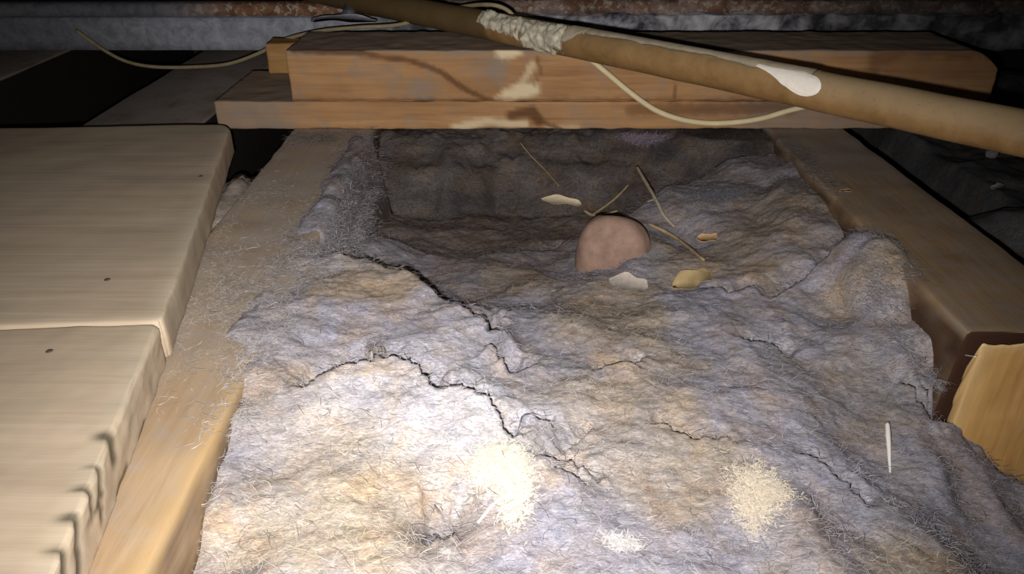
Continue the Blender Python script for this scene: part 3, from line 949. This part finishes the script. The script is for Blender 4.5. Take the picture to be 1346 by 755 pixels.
def chip(name, px, py, l, wd, th, rot, tilt, curl, mat, label, cat, group=None, lift=0.0005, base=None):
    c = land(px, py) if base is None else np.array(base)
    n = 12
    V = []
    for layer in (0, 1):
        for i in range(n + 1):
            t = i / n * 2 - 1
            ww = wd * math.sqrt(max(0.02, 1 - abs(t) ** 2.6)) * (1 + 0.25 * math.sin(5 * t + px))
            for s in (-1, 0, 1):
                V.append([t * l / 2, s * ww / 2, curl * (1 - t * t) + (0.12 * wd if s == 0 else 0) + (th if layer else 0)])
    V = np.array(V)
    ct, stt = math.cos(tilt), math.sin(tilt)
    V = np.stack([V[:, 0], V[:, 1] * ct - V[:, 2] * stt, V[:, 1] * stt + V[:, 2] * ct], 1)
    cr, sr = math.cos(rot), math.sin(rot)
    V = np.stack([V[:, 0] * cr - V[:, 1] * sr, V[:, 0] * sr + V[:, 1] * cr, V[:, 2]], 1)
    V = V + c + np.array([0, 0, lift])
    Fc = []
    k = 3; N_ = (n + 1) * k
    for i in range(n):
        for j in range(2):
            a = i * k + j
            Fc.append([a, a + 1, a + k + 1, a + k][::-1]); Fc.append([N_ + a, N_ + a + 1, N_ + a + k + 1, N_ + a + k])
    bd = [i * k for i in range(n + 1)] + [n * k + 1, n * k + 2] + [i * k + 2 for i in range(n - 1, -1, -1)] + [1]
    for q in range(len(bd)):
        a, b = bd[q], bd[(q + 1) % len(bd)]
        Fc.append([a, b, N_ + b, N_ + a])
    return tag(obj(name, V, Fc, mat), label, cat, group)

M['chip_c'] = plain('cream_shaving', (0.78, 0.66, 0.45), 0.7, 0.15, 200)
M['chip_o'] = plain('orange_shaving', (0.66, 0.42, 0.2), 0.7, 0.2, 200)
M['chip_t'] = plain('tan_shaving', (0.47, 0.34, 0.17), 0.75, 0.2, 120)
M['chip_p'] = plain('pale_shaving', (0.50, 0.43, 0.37), 0.8, 0.2, 120)
M['twig'] = plain('dry_stem', (0.34, 0.25, 0.13), 0.8, 0.25, 150)
M['twig_l'] = plain('pale_stem', (0.42, 0.36, 0.26), 0.8, 0.2, 150)
chip('wood_chip', 738, 265, 0.042, 0.010, 0.0008, -0.3, 0.5, 0.003, M['chip_c'], 'cream wood shaving with pointed ends lying in the dark hollow', 'wood chip', base=at_y(738, 266, 0.722))
chip('wood_chip', 935, 318, 0.026, 0.010, 0.0008, 0.05, 0.25, 0.001, M['chip_o'], 'small orange wood chip right of the brick fragment', 'wood chip', lift=0.003)
chip('wood_chip', 908, 374, 0.040, 0.014, 0.0012, 0.55, 0.45, 0.004, M['chip_t'], 'tan wood chip standing on edge with a dark shadow, below the orange chip', 'wood chip', lift=0.003)
chip('wood_chip', 826, 376, 0.030, 0.018, 0.0008, -0.35, 0.3, 0.001, M['chip_p'], 'pale flat chip just below the brick fragment', 'wood chip', lift=0.0015)
c = at_z(1112, 252, 0.001)
chip('wood_chip', 1112, 252, 0.012, 0.004, 0.0006, 0.1, 0.1, 0.0005, M['chip_o'], 'tiny pale chip on top of the right joist', 'wood chip', base=c)

def stem(name, pts_, r, mat, label, cat, group=None, taper=0.5, parent=None):
    V, Fc = tube(pts_, lambda t: r * (1 - taper * abs(t - 0.3)), 8, 6, 0.12)
    o = obj(name, V, Fc, mat, parent)
    if parent is None: tag(o, label, cat, group)
    return o
q1, q2, q3 = [land(*c_) + np.array([0, 0, .0035]) for c_ in ((862, 268), (872, 288), (886, 303))]
tw = stem('twig', [q1 * 0.12 + at_y(834, 214, .735) * 0.88, q1 * 0.55 + at_y(834, 214, .735) * 0.45, q1, q2, q3], 0.0018, M['twig_l'], 'thin pale twig leaning from the hollow onto the brick fragment', 'twig')
stem('side_shoot', [q1, q1 + np.array([-.004, -.004, .002]), q1 + np.array([-.009, -.006, .001])], 0.0007, M['twig_l'], None, None, parent=tw)
p1, p2, p3 = land(852, 300), land(885, 318), land(925, 345)
stem('straw', [p1 + [0, 0, .004], p2 + [0, 0, .005], p3 + [0, 0, .002]], 0.0018, M['twig'], 'brown straw lying downhill from the brick fragment to the right', 'straw')
stem('straw', [at_y(778, 283, .705), at_y(800, 268, .715), at_y(815, 255, .722), at_y(826, 243, .728)], 0.0012, M['twig'], 'brown stalk slanting up behind the brick fragment', 'straw')
stem('straw', [at_y(768, 277, .712), at_y(784, 284, .705), at_y(812, 277, .705)], 0.0016, M['twig'], 'short brown stalk lying between the cream shaving and the brick', 'straw')
stem('straw', [at_y(684, 188, .775), at_y(698, 205, .772), at_y(715, 222, .765), at_y(735, 245, .745)], 0.0007, M['twig'], 'hair-thin stalk in the dark under the timber', 'straw')

# ---- tufts of fibre
def tuft(name, centre, rx, ry, n, col, label, cat, up=0.006, L=(0.006, 0.018), wd=(0.0002, 0.0006), flat=0.35, group=None, onto=True, var=0.2):
    a = rng.uniform(0, math.tau, n); r = np.sqrt(rng.random(n)) * (0.6 + 0.4 * rng.random(n))
    x = centre[0] + rx * r * np.cos(a); y = centre[1] + ry * r * np.sin(a)
    z = (np.maximum(hz(x, y), -1) if onto else np.full(n, centre[2])) + up * (1 - r) * rng.random(n)
    C = np.clip(np.array(col)[None] * rng.uniform(1 - var, 1 + var, (n, 1)), 0.01, 0.95)
    V, Fa, Cc = fibres(np.stack([x, y, z], 1), rng.uniform(*L, n), rng.uniform(*wd, n), C, 0.001, flat)
    return tag(obj(name, V, Fa, M['fibre'], tint=Cc), label, cat, group)
def patch_tuft(px, py, rx, ry, n, col, label, blobs, wd):
    c = land(px, py)
    X_ = []; 
    for (bx_, by_, sx, sy, k) in blobs:
        m = int(n * k)
        X_.append(np.stack([c[0] + rx * (bx_ + sx * rng.normal(0, .5, m)), c[1] + ry * (by_ + sy * rng.normal(0, .5, m))], 1))
    X_ = np.concatenate(X_)
    z = hz(X_[:, 0], X_[:, 1]) + 0.0008
    C = np.clip(np.array(col)[None] * rng.uniform(.8, 1.15, (len(X_), 1)), .01, .95)
    V, Fa, Cc = fibres(np.stack([X_[:, 0], X_[:, 1], z], 1), rng.uniform(.002, .005, len(X_)), rng.uniform(*wd, len(X_)), C, 0.0012, 0.12)
    return tag(obj('fibre_tuft', V, Fa, M['fibre'], tint=Cc), label, 'tuft')
patch_tuft(655, 622, .016, .020, 4000, (.80, .75, .60), 'cream fibre tuft low in the centre, left of the thin cracks', [(0, .25, .9, .6, .6), (.5, -.5, .5, .8, .3), (-.3, .1, .6, .4, .2)], (.0002, .0006))
patch_tuft(995, 648, .016, .022, 3200, (.72, .63, .50), 'cream fibre tuft at lower right of the insulation', [(.1, .2, .9, .7, .6), (-.3, -.5, .5, .6, .3), (.5, .1, .5, .5, .2)], (.00015, .0005))
patch_tuft(818, 716, .008, .004, 300, (.58, .56, .54), 'small white fibre tuft at the bottom between the cream tufts', [(0, 0, 1, 1, 1)], (.0003, .0007))
FW = (.00008, .00028)
g0 = at_y(845, 186, 0.752)
tuft('cobweb_clump', g0 + [0, .004, 0.004], 0.026, 0.006, 1500, (0.50, 0.43, 0.51), 'lilac fluff clinging under the front edge of the plank', 'fluff', up=-0.012, wd=FW, onto=False)
def drift(pts_, spread, n, col, label, z=0.0003, onto=False, var=0.35, lift=0.0015):
    """fluff scattered along a line on the timber (places given at joist-top height)"""
    pl = np.array([at_z(a, b, 0)[:2] for a, b in pts_])
    k = rng.integers(0, len(pl) - 1, n); t = rng.random(n)[:, None]
    p = pl[k] * (1 - t) + pl[k + 1] * t + rng.normal(0, 1, (n, 2)) * spread
    keep_ = fbm(p[:, 0] * 55, p[:, 1] * 40, 140, 2) + rng.normal(0, .35, n) > -0.15
    keep_ &= (p[:, 0] > -0.222) & (p[:, 0] < 0.32)
    p = p[keep_]; m = len(p)
    zz_ = np.full(m, z)
    if onto: zz_ = np.maximum(hz(p[:, 0], p[:, 1]), -0.2) + 0.0003
    else:
        inside = (p[:, 0] > -0.142) & (p[:, 0] < 0.259)
        zz_ = np.where(inside, np.maximum(hz(p[:, 0], p[:, 1]), -0.03) + 0.0004, z)
    C = np.clip(np.array(col)[None] * rng.uniform(1 - var, 1 + var, (m, 1)), .01, .9)
    V, Fa, Cc = fibres(np.stack([p[:, 0], p[:, 1], zz_], 1), rng.uniform(.003, .010, m), rng.uniform(.0001, .0004, m), C, lift, 0.12)
    tag(obj('fluff_drift', V, Fa, M['fibre'], tint=Cc), label, 'fluff')
drift([(478, 180), (470, 215), (455, 260), (440, 300)], (0.010, 0.012), 7000, (0.44, 0.41, 0.42), 'grey fluff along the far right edge of the left joist', lift=0.004)
drift([(435, 320), (400, 330), (370, 400)], (0.018, 0.02), 4500, (0.42, 0.39, 0.39), 'grey fluff on the left joist beside the long black crack', lift=0.003)
drift([(1135, 315), (1160, 345), (1175, 372)], (0.007, 0.010), 3500, (0.37, 0.355, 0.38), 'grey fluff lapping over the left edge of the right joist', lift=0.006)
drift([(1185, 385), (1210, 410), (1228, 432), (1248, 452)], (0.002, 0.004), 1600, (0.37, 0.35, 0.37), 'ragged grey fluff where the insulation meets the right joist beside the block', lift=0.003)
drift([(365, 400), (335, 465), (312, 525), (302, 560)], (0.006, 0.010), 3000, (0.50, 0.47, 0.47), 'pale fluff where the insulation laps the near part of the left joist', lift=0.003)
drift([(1020, 188), (1045, 215), (1075, 255)], (0.010, 0.015), 3500, (0.27, 0.24, 0.235), 'grey fluff where the right joist runs under the plank', lift=0.004)
drift([(390, 182), (440, 182), (480, 182)], (0.012, 0.012), 3000, (0.29, 0.265, 0.25), 'grey fluff where the left joist runs under the plank', lift=0.003)
drift([(345, 240), (320, 320), (280, 400), (255, 470)], (0.020, 0.03), 6000, (0.46, 0.41, 0.36), 'pale dusty fibres strewn along the left joist beside the boards', lift=0.001)
# fluff hanging down the side of the left joist into the hollow
m = 4000
yq = 0.45 + 0.27 * rng.random(m); zq = -np.abs(rng.normal(0, 0.022, m)); xq = -0.1395 + 0.010 * rng.random(m) ** 2
kq = fbm(yq * 60, zq * 60, 150, 2) + rng.normal(0, .3, m) > 0.0
yq, zq, xq = yq[kq], zq[kq], xq[kq]; m = len(yq)
V, Fa, Cc = fibres(np.stack([xq, yq, zq], 1), rng.uniform(.004, .012, m), rng.uniform(.0001, .0004, m), np.array([.44, .41, .42])[None] * rng.uniform(.5, 1.4, (m, 1)), 0.002, 0.7)
tag(obj('fluff_drift', V, Fa, M['fibre'], tint=Cc), 'ragged grey fluff hanging off the left joist into the hollow', 'fluff')
patch_tuft(938, 262, .030, .020, 2600, (.25, .25, .285), 'blue-grey clump of fluff at the right side of the dark hollow', [(0, 0, .9, 1, .8), (.6, .3, .7, .6, .3)], (.0002, .0006))
patch_tuft(852, 335, .014, .012, 900, (.36, .34, .36), 'grey fibres smothering the right side of the brick fragment', [(0, 0, 1, 1, 1)], (.0002, .0006))
M['lump_t'] = plain('dust_heap', (0.29, 0.245, 0.205), 0.95, 0.4, 120, bumpk=0.8)
M['lump'] = plain('grey_fluff', (0.23, 0.22, 0.235), 0.95, 0.3, 160, bumpk=0.8)
g0 = at_z(312, 262, -0.012)
lump('dust_heap', g0, (0.030, 0.055, 0.012), M['lump_t'], 'dust heap wedged between the farther chipboard panel and the left joist', 'dust', 223, 0.45)
M['white'] = plain('white_strand', (0.85, 0.82, 0.76), 0.6, 0.05, 100)
p1, p2 = land(1161, 574), land(1170, 622)
stem('white_sliver', [p1 + [0, 0, .010], p1 * .55 + p2 * .45 + [0, 0, .006], p2 + [0, 0, .0]], 0.0016, M['white'], 'short white sliver sticking up at the right of the insulation', 'sliver', taper=0.9)
p1, p2, p3 = land(1228, 485), land(1252, 476), at_y(1283, 469, 0.352)
stem('white_thread', [p1 + [0, 0, .002], p2 + [0, 0, .005], p3], 0.0006, M['white'], 'white thread curling towards the sawn block', 'thread')
p1, p2, p3 = land(628, 692), land(650, 668), land(668, 654)
stem('white_thread', [p1 + [0, 0, .002], p2 + [0, 0, .003], p3 + [0, 0, .002]], 0.0008, M['white'], 'white thread trailing from the central cream tuft', 'thread')
p1, p2, p3 = at_z(1184, 183, -.01), at_z(1204, 172, .0), at_z(1226, 175, .0)
# scraps on the timber top and in the right bay
M['scrap'] = plain('grey_paper', (0.42, 0.40, 0.44), 0.7, 0.3, 90)
chip('paper_scrap', 0, 0, 0.075, 0.018, 0.0006, -0.1, 0.25, 0.004, M['scrap'], 'crumpled grey paper scrap on the back of the cross timber beside the iron beam', 'scrap', base=at_y(452, 29, 0.885))
V, Fc = tube([at_y(458, 22, .93), at_y(462, 5, .95), at_y(466, -30, .97)], 0.008, 14, 4)
hk = tag(obj('pipe_stub', V, Fc, plain('dark_lead', (0.10, 0.10, 0.115), 0.5, 0.3, 60)), 'dark upright pipe stub behind the timber at top left of centre', 'pipe')
lump('plaster_crumb', at_z(1304, 203, -0.03), (0.006, 0.005, 0.005), M['lump'], 'pale plaster crumb in the dark bay under the pipe', 'crumb', 301, 0.2)
chip('wood_chip', 0, 0, 0.020, 0.005, 0.0008, 0.5, 0.3, 0.001, M['chip_p'], 'pale chip lying on the dark debris beyond the right joist', 'wood chip', base=at_z(1310, 246, -0.045))
for o in COL.objects:
    if '_o' in o: del o['_o']
